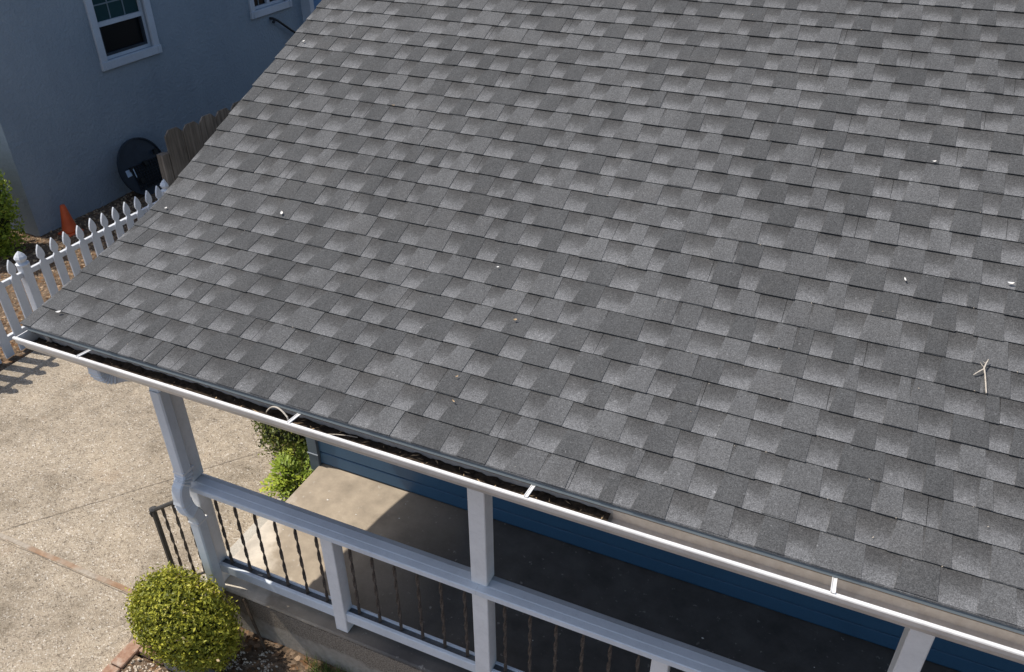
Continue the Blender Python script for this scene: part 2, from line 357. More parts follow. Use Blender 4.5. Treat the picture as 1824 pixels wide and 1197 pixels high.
# brick edging
be = empty('brick_edging', (.12,-.3,0), 'row of worn red bricks edging the driveway beside the round bush', 'edging')
for i in range(4):
    y1 = -.115-i*.205; x = .105+random.uniform(-.004,.004)
    bb = bx('brick', 'brick', be, x-.047, x+.05, y1-.196, y1, -.02, .032+random.uniform(-.004,.004), c=.006)
for x0, x1 in ((.165,.262),(.272,.37)): bx('brick', 'brick', be, x0, x1, -.175, -.105, -.02, .036, c=.006)
se = empty('stone_edging', (1.5,-.14,0), 'low grey stone edging along the front of the planter', 'edging')
x = .38
while x < 4.6:
    L = random.uniform(.34,.52); bx('stone', 'stone', se, x, x+L-.008, -.185+random.uniform(-.006,.006), -.105, -.02, .07+random.uniform(-.008,.008), c=.009); x += L

# ------------------------------------------------------------------ the blue house
house = empty('blue_house', (2.5, 1.43, 0), 'dark blue house with grey shingle roof and white porch posts', 'house')
E_ = .143; A1, A2 = R(12.6665), R(22.972)
def ang(k): return A1 if k < 6 else A2 if k > 8 else A1+(A2-A1)*(k-6)/2
STEP = .05; _p = [(0.0, 2.385)]
for i in range(int(64/STEP)):
    a = ang((i+.5)*STEP); y, z = _p[-1]; _p.append((y+E_*STEP*math.cos(a), z+E_*STEP*math.sin(a)))
def surf(k, h, x):
    t = max(0, min(k/STEP, len(_p)-2)); i = int(t); f = t-i; y = _p[i][0]*(1-f)+_p[i+1][0]*f; z = _p[i][1]*(1-f)+_p[i+1][1]*f
    a = ang(k)
    if k < 0: y += k*E_*math.cos(a); z += k*E_*math.sin(a)
    wv = .0025*nz(x*.9, k*.35, 1)+.0012*nz(x*3.1, k*.9, 4)
    return Vector((x, y-h*math.sin(a), z+(h+wv)*math.cos(a)))
XR = 7.4; KT = 54  # courses carried on out of view to the ridge, to shade the alley
# roof deck
vs = []; fs = []
for k in range(0, KT+2):
    for hh in (-.012, -.05): vs += [surf(k+.05, hh, .012), surf(k+.05, hh, XR)]
    if k: a = 4*(k-1); fs += [(a,a+1,a+5,a+4),(a+2,a+6,a+7,a+3),(a,a+4,a+6,a+2),(a+1,a+3,a+7,a+5)]
fs += [(0,2,3,1)]
roof = mesh('roof', vs, fs, 'deck', house); tag(roof, 'grey laminated shingle roof that bends to a lower pitch near the eave')
TOP = 1.32; H0 = .0078; TS = .0025; TT = .0034
def slab(x0b, x1b, x0t, x1t, i, hb, th, dk=0.0, sub=1):
    """one thin piece: butt at course i, from height hb (underside) falling to the deck at the top"""
    vs = []
    for q in range(sub+1):
        f = q/sub; k = i+dk*(1-f)+TOP*f; hu = hb*(1-f)
        xa = x0b*(1-f)+x0t*f; xb = x1b*(1-f)+x1t*f
        vs += [surf(k, hu, xa), surf(k, hu, xb), surf(k, hu+th, xb), surf(k, hu+th, xa)]
    fs = [(0,1,2,3), (4*sub,4*sub+3,4*sub+2,4*sub+1)]
    for q in range(sub):
        a = 4*q; fs += [(a+3,a+2,a+6,a+7),(a,a+4,a+5,a+1),(a,a+3,a+7,a+4),(a+1,a+5,a+6,a+2)]
    return vs, fs
rs = random.Random(11)
cand = []; restB = B(); restT = []; base_rest = B(); base_v = []
strip_objs = 0
for i in range(KT):
    # backing strips, about a metre long, end to end
    x = -.018+rs.uniform(-.006, .006); L = 1.0-((i*.37) % .85)
    while x < XR:
        x1 = min(x+L, XR); dk = rs.uniform(-.012, .012)
        nseg = max(1, int((x1-x)/.25)); vs = []; fs = []; vv = []
        for s in range(nseg+1):
            xx = x+(x1-x)*s/nseg - (.0008 if s == nseg else 0)
            for f in (0, .5, 1):
                k = i+dk*(1-f)+TOP*f
                vs += [surf(k, H0*(1-f), xx), surf(k, H0*(1-f)+TS, xx)]; vv += [f*TOP, f*TOP]
        for s in range(nseg):
            a = 6*s; bq = a+6
            fs += [(a+1,bq+1,bq+3,a+3),(a+3,bq+3,bq+5,a+5),(a,bq,bq+1,a+1),(a,a+2,bq+2,bq),(a+2,a+4,bq+4,bq+2)]
        fs += [(0,1,3,2),(2,3,5,4),(6*nseg,6*nseg+2,6*nseg+3,6*nseg+1),(6*nseg+2,6*nseg+4,6*nseg+5,6*nseg+3)]
        if i < 27 and x < 4.9 and strip_objs < 290:
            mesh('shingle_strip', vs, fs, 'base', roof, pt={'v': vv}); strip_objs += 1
        else: base_rest.add(vs, fs); base_v += vv
        x = x1+.0012; L = 1.0
    # raised tabs laminated on top
    x = -.018+rs.uniform(.0, .08)
    if i % 3 == 0: x = -.02
    while x < XR:
        wd = rs.choice((.07, .082, .092, .10, .11, .122, .145))*rs.uniform(.9, 1.12)
        if rs.random() < .07: wd = rs.uniform(.035, .06)
        x1 = min(x+wd, XR-.005); sl = rs.uniform(.004, .030); sr = rs.uniform(-.003, .008)
        edge = x < 0
        t = rs.random(); t = t*.38 if t < .5 else .45+(t-.5)*1.1
        vs, fs = slab(x-(0 if edge else sl), x1+sr, x, x1, i, H0+TS-.001, TT+rs.uniform(-.0006, .001), rs.uniform(-.03, .012), 2)
        cand.append((vs, fs, min(1, t)))
        gap = rs.choice((.095, .108, .118, .13, .155))*rs.uniform(.9, 1.15)
        if rs.random() < .08: gap = rs.uniform(.012, .03)
        x = x1+gap
def score(c):
    m = sum(c[0], Vector())/len(c[0]); px, py, z = project(m)
    vis = -30 < px < 1860 and -30 < py < 1230
    return (0 if vis else 1, (m-CAM).length)
cand.sort(key=score)
for n_, (vs, fs, t) in enumerate(cand):
    if n_ < 296: mesh('shingle_tab', vs, fs, 'tab', roof, fa={'tone': [t]*len(fs)})
    else: restB.add(vs, fs); restT += [t]*len(fs)
mesh('shingle_tabs', restB.v, restB.f, 'tab', roof, fa={'tone': restT})['kind'] = 'stuff'
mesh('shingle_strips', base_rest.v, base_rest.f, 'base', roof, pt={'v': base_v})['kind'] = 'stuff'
# starter course under the eave, drip edge, fascia, rake boards
B().prism([(-.004,2.392),(.11,2.405),(.11,2.395),(-.004,2.384)], .0, XR).make('starter_strip', 'base', roof)
B().prism([(.002,2.3845),(.05,2.3935),(.05,2.3895),(.005,2.381),(-.004,2.3675),(-.0075,2.368)], .03, XR).make('drip_edge', 'drip', house)
bx('fascia', 'fascia', house, .05, XR, .046, .07, 2.20, 2.372)
vs = []; fs = []
for k in range(0, KT+2):
    for hh in (-.052, -.19): vs += [surf(k+.35, hh, .03), surf(k+.35, hh, .052)]
    if k: a = 4*(k-1); fs += [(a,a+1,a+5,a+4),(a+2,a+6,a+7,a+3),(a,a+4,a+6,a+2),(a+1,a+3,a+7,a+5)]
fs += [(0,2,3,1), (len(vs)-4, len(vs)-3, len(vs)-1, len(vs)-2)]
mesh('barge_board', vs, fs, 'fascia', house)
bx('porch_beam', 'white', house, .10, XR, .2525, .3425, 2.12, 2.34, c=.004)

# gutter: K profile with a wall, end cap, hangers
outer = [(.044,2.362),(.044,2.266),(-.034,2.266),(-.043,2.279),(-.050,2.300),(-.060,2.312),(-.071,2.320),(-.078,2.330),(-.081,2.345),(-.083,2.352),(-.088,2.356),(-.090,2.362),(-.0885,2.367),(-.085,2.3700),(-.0770,2.3695),(-.0755,2.364)]
inner = [(-.0773,2.364),(-.0785,2.3672),(-.0845,2.3677),(-.0868,2.3655),(-.0875,2.362),(-.086,2.358),(-.081,2.353),(-.0785,2.345),(-.0755,2.331),(-.069,2.3222),(-.0585,2.3142),(-.048,2.3015),(-.041,2.281),(-.0332,2.2682),(.0418,2.2682),(.0418,2.362)]
def gut(x0, x1, name, mat):
    vs = []; fs = []; P = outer+inner; n = len(P); S = max(2, int((x1-x0)/.25))
    for s in range(S+1):
        x = x0+(x1-x0)*s/S; dz = .004*nz(x*.8, 7)-.002*(x-2)*.3
        vs += [(x, p, q+dz) for p, q in P]
    for s in range(S):
        for i in range(n):
            a = s*n; j = (i+1) % n; fs.append((a+i, a+n+i, a+n+j, a+j))
    no = len(outer)
    for s in (0, S):
        for i in range(no-1):
            j = n-1-i; fs.append((s*n+i, s*n+i+1, s*n+j-1, s*n+j))
    return mesh(name, vs, fs, mat, house)
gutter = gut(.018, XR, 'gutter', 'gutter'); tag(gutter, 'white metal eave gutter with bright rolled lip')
B().prism([(.0435,2.361),(.0435,2.2665),(-.0335,2.2665),(-.050,2.300),(-.0705,2.320),(-.0805,2.345),(-.0805,2.361)], .0165, .021).make('end_cap', 'gutter', gutter)
# clean lining of the right hand section
B().prism([(.0413,2.358),(.0413,2.2687),(-.0325,2.2687),(-.0405,2.2865),(-.0565,2.3165),(-.0690,2.3245),(-.0680,2.3250),(-.0555,2.3180),(-.0395,2.2870),(-.0320,2.2702),(.0405,2.2702),(.0405,2.358)], 3.162, XR-.01).make('lining', 'gutter_in', gutter)
for x in (.462,1.717,2.842,3.984,5.13,6.3):
    b = B().box(x-.0085, x+.0085, -.085, .040, 2.3715, 2.373).box(x-.0085, x-.0055, -.084, .038, 2.373, 2.3755).box(x+.0055, x+.0085, -.084, .038, 2.373, 2.3755)
    for i, v in enumerate(b.v): v.z -= (v.y+.082)*.12
    b.make('hanger', 'gutter', gutter)
B().prism([(.014,2.361),(.020,2.361),(.040,2.285),(.032,2.284)], .098, .122).make('strap', 'gutter', gutter)
# muck lying in the left hand section
vs = []; fs = []; nx, ny = 260, 7
for i in range(nx+1):
    x = .024+3.13*i/nx
    for j in range(ny+1):
        f = j/ny; y = -.046+f*.0860
        h = .012+.010*nz(x*5, y*9, 1)+.010*nz(x*19, y*30, 2)+.006*nz(x*60, y*70, 3)+(.008 if .5 < x < 1.4 else .0)*(f)
        edge = max(0, .004-f*.05); vs.append((x, y, max(2.2802+edge*1.2, 2.2835+h)))
for i in range(nx):
    for j in range(ny): a = i*(ny+1)+j; fs.append((a, a+ny+1, a+ny+2, a+1))
tag(mesh('gutter_muck', vs, fs, 'debris'), 'dark rotten leaf muck lying in the gutter', 'debris', kind='stuff')
b = B()
for _ in range(70):
    x = random.uniform(.1, 3.14); y = random.uniform(-.035, .03); a = random.uniform(0, 3.14); L = random.uniform(.008, .03); d = Vector((math.cos(a), math.sin(a)*.5, random.uniform(-.1,.2)))*L
    z = 2.2835+.012+.010*nz(x*5,y*9,1)+.010*nz(x*19,y*30,2)+.005; q = Vector((-d.y, d.x, 0)).normalized()*random.uniform(.0012,.004); c = Vector((x,y,z))
    b.add([c-d-q*.3, c+q, c+d, c-q], [(0,1,2,3)])
tag(b.make('leaf_scraps', 'tanleaf'), 'small tan leaf scraps lying on the gutter muck', 'leaf scraps', kind='stuff')

# downspout
def duct(path, wx, wy, name, mat, parent, crimps=()):
    vs = []; fs = []
    path = [Vector(p) for p in path]; n = 8
    for i, p in enumerate(path):
        d = (path[min(i+1, len(path)-1)]-path[max(i-1,0)]).normalized(); ax = Vector((1,0,0)); ax = (ax-d*ax.dot(d)).normalized(); ay = d.cross(ax)
        s = 1+(.10 if i in crimps and i % 2 else -.05 if i in crimps else 0); c = .008
        for sx, sy in ((-1,-1),(1,-1),(1,1),(-1,1)):
            for q in ((0,1),(1,0)) if sx*sy > 0 else ((1,0),(0,1)):
                vs.append(p+ax*sx*(wx/2-c*q[0])*s+ay*sy*(wy/2-c*q[1])*s)
    for i in range(len(path)-1):
        for j in range(n): k = (j+1) % n; fs.append((i*n+j, i*n+k, (i+1)*n+k, (i+1)*n+j))
    fs += [tuple(range(n))[::-1], tuple(range((len(path)-1)*n, len(path)*n))]
    return mesh(name, vs, fs, mat, parent)
def arc(p0, p1, p2, n):     # quadratic bend
    return [Vector(p0)*(1-t)**2+Vector(p1)*2*t*(1-t)+Vector(p2)*t*t for t in [i/n for i in range(n+1)]]
XD = .593; YD = .2030
dsp = duct([(XD,YD,z) for z in (2.02,1.8,1.6,1.425)], .074, .072, 'downspout', 'rail', house)
tag(dsp, 'painted grey downspout running down the corner post with a jog at the rail')
p = [(.465,-.004,2.2655),(.465,-.004,2.245)]+arc((.465,-.004,2.243),(.465,-.004,2.183),(.490,.055,2.172),14)
n0 = len(p); p += arc((.50,.072,2.170),(.592,.212,2.150),(XD,YD,2.022),12)
duct(p, .080, .060, 'elbow', 'rail', dsp, crimps=set(range(3, 16))|set(range(n0+2, n0+12)))
p = arc((XD,YD,1.423),(XD,YD,1.382),(XD,YD-.036,1.355),8)+arc((XD,YD-.046,1.345),(XD,YD-.060,1.315),(XD,YD-.060,1.265),5)+arc((XD,YD-.060,1.245),(XD,YD-.056,1.185),(XD,YD-.030,1.145),10)+arc((XD,YD-.024,1.136),(XD,YD,1.105),(XD,YD,1.05),6)
duct(p, .076, .073, 'elbow', 'rail', dsp, crimps=set(range(1,9))|set(range(15,26)))
duct([(XD,YD,1.052),(XD,YD,.8),(XD,YD,.5),(XD,YD,.425)], .074, .072, 'lower_pipe', 'rail', dsp)
for z in (1.440, 1.040): bx('strap', 'white', dsp, XD-.0385, XD+.0385, YD-.0375, .2520, z-.007, z+.007, c=.0004)

# porch posts, rails, balusters
def post(name, x0, y0, z0, z1, mat='white', s=.0905): return bx(name, mat, house, x0, x0+s, y0, y0+s, z0, z1, c=.004)
PX = [.5, 2.399, 4.318, 6.24]
for x in PX:
    post('porch_post', x, .2525, 1.3022, 2.13); post('lower_post', x, .2525, .419, 1.2635)
for x in (1.455, 3.354, 5.27): post('newel_post', x, .2525, .424, 1.2635, s=.083)
cap = [(.2145,1.263),(.3525,1.263),(.3525,1.278),(.347,1.284),(.3135,1.2965),(.309,1.3005),(.262,1.3022),(.256,1.3005),(.2195,1.2985),(.2145,1.2940)]
xs = [.497, 2.4435, 4.363, 6.28, XR]
for a, b_ in zip(xs, xs[1:]):
    B().prism(cap, a, b_-.0015).make('cap_rail', 'rail', house)
spans = [(.5905,1.455),(1.538,2.399),(2.4895,3.354),(3.437,4.318),(4.4085,5.27),(5.353,6.24)]
tw = B(); n = 44; Lb = 1.263-.583
for i in range(n+1):
    z = .0+Lb*i/n; f = min(1, max(0, (i/n-.06)/.88)); a = f*math.pi*5.2+.6; hw, ht = .0092, .0042
    for sx, sy in ((-1,-1),(1,-1),(1,1),(-1,1)):
        px, py = sx*hw, sy*ht; tw.v.append(Vector((px*math.cos(a)-py*math.sin(a), px*math.sin(a)+py*math.cos(a), z)))
    if i:
        q = 4*(i-1)
        for j in range(4): k = (j+1) % 4; tw.f.append((q+j, q+k, q+4+k, q+4+j))
tw.f += [(3,2,1,0), tuple(4*n+j for j in range(4))]
twist = None
shoe = [(.2640,.522),(.3345,.522),(.3345,.596),(.3225,.596),(.3215,.583),(.2855,.583),(.2840,.5945),(.2680,.5925),(.2640,.588)]
for s_, (a, b_) in enumerate(spans):
    br = B().prism(shoe, a+.001, b_-.001).make('bottom_rail', 'rail', house)
    bx('groove_strip', 'shoe', house, a+.002, b_-.002, .2865, .3205, .5826, .5850)  # thin dark grey strip laid in the bottom rail groove
    for j in range(6):
        x = a+(b_-a)*(j+.5)/6
        if twist is None:
            twist = mesh('baluster', [v+Vector((x,.303,.583)) for v in tw.v], tw.f, 'iron', house)
        else: share(twist, 'baluster', (x, .303, .583), house)
# porch slab, wall, siding
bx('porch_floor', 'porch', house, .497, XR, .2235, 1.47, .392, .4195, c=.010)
bx('slab_face', 'slab', house, .500, XR, .2262, 1.47, -.02, .3905)
bx('porch_step', 'step', house, .255, .495, .34, 1.41, -.02, .205, c=.012)
bx('wall', 'blue', house, .45, XR, 1.475, 1.60, .30, 2.72)
gw = [(1.60, -.02), (13.0, -.02), (13.0, 2.9)]+[(surf(k_, -.2, .5).y, surf(k_, -.2, .5).z) for k_ in (KT, 40, 25, 12)]
B().prism(gw, .45, .57).make('unseen_side_wall', 'blue', house)  # unseen gable wall, run up to the roof to shade the alley
rdg = surf(KT+.2, 0, 1.0); B().prism([(rdg.y, rdg.z), (13.6, rdg.z-(13.6-rdg.y)*.42), (13.6, rdg.z-(13.6-rdg.y)*.42-.06), (rdg.y, rdg.z-.06)], .0, XR).make('unseen_rear_roof', 'roofn', house)  # unseen rear slope, added so the house darkens the neighbour's wall
bx('foundation', 'slab', house, .46, 7.3, 1.47, 6.0, -.02, .30)
zb = .432; first = True
while zb < 2.5:
    h = .115 if first else .185
    B().prism([(1.4735,zb),(1.4735,zb+h-.009),(1.456,zb+h-.009),(1.452,zb+h-.013),(1.450,zb+.004),(1.454,zb)], .512, XR).make('siding_board', 'blue', house)
    zb += h; first = False
bx('corner_board', 'trimblue', house, .425, .511, 1.424, 1.4735, .0, 2.6, c=.003)
bx('trim_ledge', 'fascia', house, .420, .516, 1.418, 1.4235, .525, .532)

# iron stair railing at the steps
hr = empty('stair_railing', (.12,.29,0), 'short black iron stair railing with twisted bars beside the porch steps', 'railing')
b = B().box(.087,.113,.277,.303,.0,.835,c=.003).lathe([(.018,0),(.026,.006),(.026,.02),(.014,.03)], (.10,.29,.832), 10); b.make('post', 'ironblack', hr)
B().tube([(.09,.29,.835),(.115,.29,.850),(.30,.29,.985),(.497,.29,1.115)], .014, 8).make('handrail', 'ironblack', hr)
B().tube([(.10,.29,.84),(.075,.29,.828),(.066,.29,.80),(.072,.29,.772)], [.013,.012,.011,.008], 8).make('scroll', 'ironblack', hr)
B().tube([(.10,.29,.16),(.497,.29,.47)], .008, 6).make('lower_bar', 'ironblack', hr)
for i in range(3):
    x = .19+.108*i; z0 = .16+(x-.10)*.78; z1 = .85+(x-.115)*.70
    o = share(twist, 'twisted_bar', (x,.29,z0), hr, sc=(1,1,(z1-z0)/Lb)); o.data = twist.data

# ------------------------------------------------------------------ neighbour house
nh = empty('neighbour_house', (-9,8,0), 'blue grey stucco house with white trimmed windows behind the picket fence', 'house')
XN = -5.5
holes = [(5.585,6.395,1.765,2.66), (8.565,9.36,1.80,2.50)]
ys = sorted({3.9, 13.0, *[h for q in holes for h in q[:2]]}); zs = sorted({-.02, 5.3, *[h for q in holes for h in q[2:]]})
b = B()
for y0, y1 in zip(ys, ys[1:]):
    for z0, z1 in zip(zs, zs[1:]):
        if any(y0 >= q[0]-1e-6 and y1 <= q[1]+1e-6 and z0 >= q[2]-1e-6 and z1 <= q[3]+1e-6 for q in holes): continue
        b.add([(XN,y0,z0),(XN,y1,z0),(XN,y1,z1),(XN,y0,z1)], [(0,1,2,3)])
for y0, y1, z0, z1 in holes:
    b.add([(XN,y0,z0),(XN,y1,z0),(XN,y1,z1),(XN,y0,z1),(XN-.12,y0,z0),(XN-.12,y1,z0),(XN-.12,y1,z1),(XN-.12,y0,z1)], [(0,4,5,1),(1,5,6,2),(2,6,7,3),(3,7,4,0)])
b.add([(XN,3.9,-.02),(XN,3.9,5.3),(-13,3.9,5.3),(-13,3.9,-.02),(-13,13,-.02),(-13,13,5.3),(XN,13,5.3),(XN,13,-.02)], [(0,1,2,3),(3,2,5,4),(4,5,6,7),(1,6,5,2)])
b.make('wall', 'stucco', nh)
bx('wing_wall', 'stucco2', nh, -9, XN+.16, 9.86, 13.2, -.02, 5.2)
bx('corner_trim', 'trim', nh, XN-.02, XN+.185, 9.745, 9.858, -.02, 5.2, c=.004)
B().prism([(3.35,5.18),(13.4,5.18),(13.4,5.3),(8.4,7.0),(3.35,5.3)], -13.3, XN+.38).make('roof', 'roofn', nh)
def window(y0, y1, z0, z1, grids, slider):
    t = .105; wn = B().box(XN-.02, XN+.028, y0-t, y0-.001, z0-.001, z1+.001, c=.003).box(XN-.02, XN+.028, y1+.001, y1+t, z0-.001, z1+.001, c=.003).box(XN-.02, XN+.030, y0-t, y1+t, z1+.001, z1+t, c=.003)
    wn = wn.make('window', 'trim', nh)
    bx('sill', 'trim', wn, XN-.02, XN+.040, y0-t-.01, y1+t+.01, z0-t, z0-.001, c=.004)
    for yy in (y0-t+.035, y1+t-.055): bx('sill_block', 'trim', wn, XN+.041, XN+.048, yy, yy+.022, z0-t+.004, z0-.004)
    ym, zm = (y0+y1)/2, z0+(z1-z0)*.455
    fr = .038; xa, xb = XN-.085, XN-.035
    B().box(xa, xb, y0, y0+fr, z0, z1).box(xa, xb, y1-fr, y1, z0, z1).box(xa, xb, y0+fr, y1-fr, z0, z0+fr).box(xa, xb, y0+fr, y1-fr, z1-fr, z1).make('frame', 'trim', wn)
    def panes(a0, a1, c0, c1, x, mat, nyy, nzz, mull=True):
        for i in range(nyy):
            for j in range(nzz):
                ya = a0+(a1-a0)*i/nyy; yb = a0+(a1-a0)*(i+1)/nyy; za = c0+(c1-c0)*j/nzz; zb_ = c0+(c1-c0)*(j+1)/nzz
                bx('pane', mat, wn, x-.004, x, ya+.001, yb-.001, za+.001, zb_-.001)
        for i in range(1, nyy): bx('muntin', 'muntin', wn, x+.001, x+.008, a0+(a1-a0)*i/nyy-.008, a0+(a1-a0)*i/nyy+.008, c0, c1)
        for j in range(1, nzz): bx('muntin', 'muntin', wn, x+.0015, x+.0085, a0, a1, c0+(c1-c0)*j/nzz-.008, c0+(c1-c0)*j/nzz+.008)
    if not slider:
        bx('meeting_rail', 'trim', wn, xa-.002, xb+.004, y0+fr, y1-fr, zm-.005, zm+.052)
        panes(y0+fr, y1-fr, z0+fr, zm-.005, XN-.075, 'glass_dark', 1, 1); panes(y0+fr, y1-fr, zm+.052, z1-fr, XN-.060, 'glass_green', 3, 2)
        B().box(xa+.01, xb-.004, y0+fr, y0+fr+.03, z0+fr, zm-.006).box(xa+.01, xb-.004, y1-fr-.03, y1-fr, z0+fr, zm-.006).box(xa+.01, xb-.004, y0+fr+.03, y1-fr-.03, z0+fr, z0+fr+.03).make('screen_frame', 'plastic', wn)
    else:
        bx('mullion', 'trim', wn, xa-.002, xb+.004, ym-.035, ym+.035, z0+fr, z1-fr)
        panes(y0+fr, ym-.035, z0+fr, z1-fr, XN-.070, 'glass_dark', 2, 2); panes(ym+.035, y1-fr, z0+fr, z1-fr, XN-.070, 'glass_dark', 2, 2)
window(*holes[0], (3,2), False); window(*holes[1], (2,2), True)
B().tube([(XN-.01,8.90,1.62),(XN+.05,8.92,1.615),(XN+.07,9.0,1.57),(XN+.07,9.5,1.22),(XN+.07,10,.9)], .020, 8).make('drain_pipe', 'plasticblack', nh)
B().tube([(XN+.055,8.90,1.555),(XN+.06,8.96,1.60)], .022, 8).make('pipe_clip', 'plasticblack', nh)

# ------------------------------------------------------------------ picket fence
pf = empty('picket_fence', (-3.52,3.2,0), 'white picket fence with pointed pickets along the driveway', 'fence')
XF = -3.52
half = [(.044,.0),(.044,.735),(.030,.752),(.020,.764),(.024,.776),(.036,.792),(.041,.812),(.038,.84),(.027,.875),(.012,.905),(.0,.925)]
prof = half+[(-p, q) for p, q in half[-2::-1]]
first = None
ysP = [1.72-.161*i for i in range(3)][::-1]+[1.87,2.03,2.189]+[2.534+.1605*i for i in range(11)]
for y in ysP:
    if first is None: first = B().prism([(y+p, q+.015) for p, q in prof], XF-.019, XF, axis=0).make('picket', 'fencewhite', pf); zoff = .015; y00 = y
    else: share(first, 'picket', (XF-.0095+random.uniform(-.003,.003), y, .015+random.uniform(-.006,.006)), pf, rot=(random.uniform(-.012,.012), 0, 0))
for z in (.16, .69):
    bx('rail', 'fencewhite', pf, XF-.058, XF-.0205, 1.3, 2.29, z, z+.055, c=.003); bx('rail', 'fencewhite', pf, XF-.058, XF-.0205, 2.388, 4.256, z, z+.055, c=.003)
for y in (2.337, 4.285):
    o = bx('fence_post', 'fencewhite', pf, XF-.082, XF+.006, y-.045, y+.045, -.02, .80, c=.004)
    k = XF-.038; B().lathe([(.060,.80),(.066,.812),(.066,.824),(.045,.836),(.040,.846),(.055,.866),(.060,.884),(.050,.905),(.028,.932),(.008,.950),(.002,.955)], (k,y,0), 8).make('post_cap', 'fencewhite', o)
# ------------------------------------------------------------------ wooden fence
wf = empty('wooden_fence', (-3.5,5.2,0), 'weathered brown wooden fence with dog ear boards beside the shingle roof', 'fence')
dirw = Vector((.075,1,0)).normalized()
def fb(s0, s1, z0, z1, dx, th, mat, name, ear=0.0):
    p0 = Vector((-3.5,4.385,0)); nn = Vector((dirw.y,-dirw.x,0)); P = []
    e = min(ear, (s1-s0)*.4); pr = [(s0,z0),(s1,z0),(s1,z1-e),(s1-e,z1),(s0+e,z1),(s0,z1-e)] if e else [(s0,z0),(s1,z0),(s1,z1),(s0,z1)]
    n = len(pr); vs = [p0+dirw*s+nn*dx+Vector((0,0,z)) for s, z in pr]+[p0+dirw*s+nn*(dx+th)+Vector((0,0,z)) for s, z in pr]
    return mesh(name, vs, [tuple(range(n))[::-1], tuple(range(n,2*n))]+[(i,(i+1)%n,n+(i+1)%n,n+i) for i in range(n)], mat, wf)
s = 0.0
for i in range(14):
    wd = .254*random.uniform(.97,1.03); fb(s, s+wd-.006, .0, 1.49+random.uniform(-.012,.018), random.uniform(0,.006), .019, 'weather', 'fence_board', .06); s += wd+.004
for z in (.25,.7,1.15): fb(.0, s, z, z+.09, -.045, .038, 'weather', 'fence_rail')
fb(-.105, -.012, -.02, 1.245, -.07, .09, 'weather', 'fence_post')

# ------------------------------------------------------------------ small things by the neighbour wall
cn = empty('traffic_cone', (-5.24,4.14,0), 'faded orange traffic cone standing against the blue stucco wall', 'cone')
b = B().lathe([(.100,.03),(.092,.06),(.060,.22),(.034,.365),(.028,.385),(.018,.387)], (-5.24,4.14,.0), 20); o = b.make('cone_body', 'cone', cn, True)
bx('cone_base', 'cone', cn, -5.35, -5.13, 4.03, 4.25, .0, .032, c=.008)
tb = empty('round_tabletop', (-5.3,5.62,0), 'dark round plastic tabletop leaning with ribbed underside against the stucco wall', 'table')
CT = Vector((-5.305,5.54,.37)); lean = R(14)
ax = Vector((0,1,0)); ay = Vector((-math.sin(lean),0,math.cos(lean))); an = ax.cross(ay)   # an points to +X
if an.x < 0: an = -an
def tp(u, v, h): return CT+ax*u+ay*v+an*h
def disc(rad, h0, h1, n=40):
    vs = [tp(rad*math.cos(2*math.pi*i/n), rad*math.sin(2*math.pi*i/n), h) for h in (h0,h1) for i in range(n)]
    return vs, [tuple(range(n)), tuple(range(n,2*n))]+[(i,(i+1)%n,n+(i+1)%n,n+i) for i in range(n)]
mesh('tabletop', *disc(.385,-.012,.004), 'plastic', tb)
vs = []; fs = []; n = 40
for i in range(n):
    a = 2*math.pi*i/n
    for rr, h in ((.390,-.015),(.390,.020),(.374,.020),(.374,.003)): vs.append(tp(rr*math.cos(a), rr*math.sin(a), h))
for i in range(n):
    for j in range(3): a = 4*i; b2 = 4*((i+1) % n); fs.append((a+j, b2+j, b2+j+1, a+j+1))
mesh('rim', vs, fs, 'plastic', tb)
def tbox(name, u0, u1, v0, v1, h0, h1, mat):
    vs = [tp(u,v,h) for h in (h0,h1) for u, v in ((u0,v0),(u1,v0),(u1,v1),(u0,v1))]
    return mesh(name, vs, [(0,3,2,1),(4,5,6,7),(0,1,5,4),(1,2,6,5),(2,3,7,6),(3,0,4,7)], mat, tb)
for i in range(9): q = -.16+.04*i; L = math.sqrt(.37**2-q*q); tbox('rib', -.18, min(.34, L), q-.12-.003, q-.12+.003, .0045, .018, 'plasticblack')
for i in range(12): q = -.18+.045*i; tbox('rib', q-.003, q+.003, -.285, .05, .0045, .0175, 'plasticblack')
for u, v in ((-.20,.03),(.05,.03),(-.12,-.16),(.28,.12)): tbox('leg_socket', u-.03, u+.03, v-.03, v+.03, .0046, .045, 'plasticblack')
tbox('sticker', -.295, -.215, -.055, .035, .0045, .0065, 'label'); tbox('sticker', -.20, -.188, -.09, .03, .0456, .047, 'label')
sb = bx('scrap_plank', 'redwood', None, -4.2, -3.95, 4.72, 5.12, .40, .43, c=.003); tag(sb, 'short reddish plank lying on a dark bin behind the wooden fence', 'plank')
bn = empty('dark_bin', (-4.1,5.0,0), 'black plastic bin in the gap behind the wooden fence post', 'bin')
b = B(); b.lathe([(.20,.0),(.24,.38),(.255,.382),(.255,.398),(.23,.398),(.19,.03)], (-4.08,4.98,.0), 24); b.make('bin_body', 'plasticblack', bn, False)

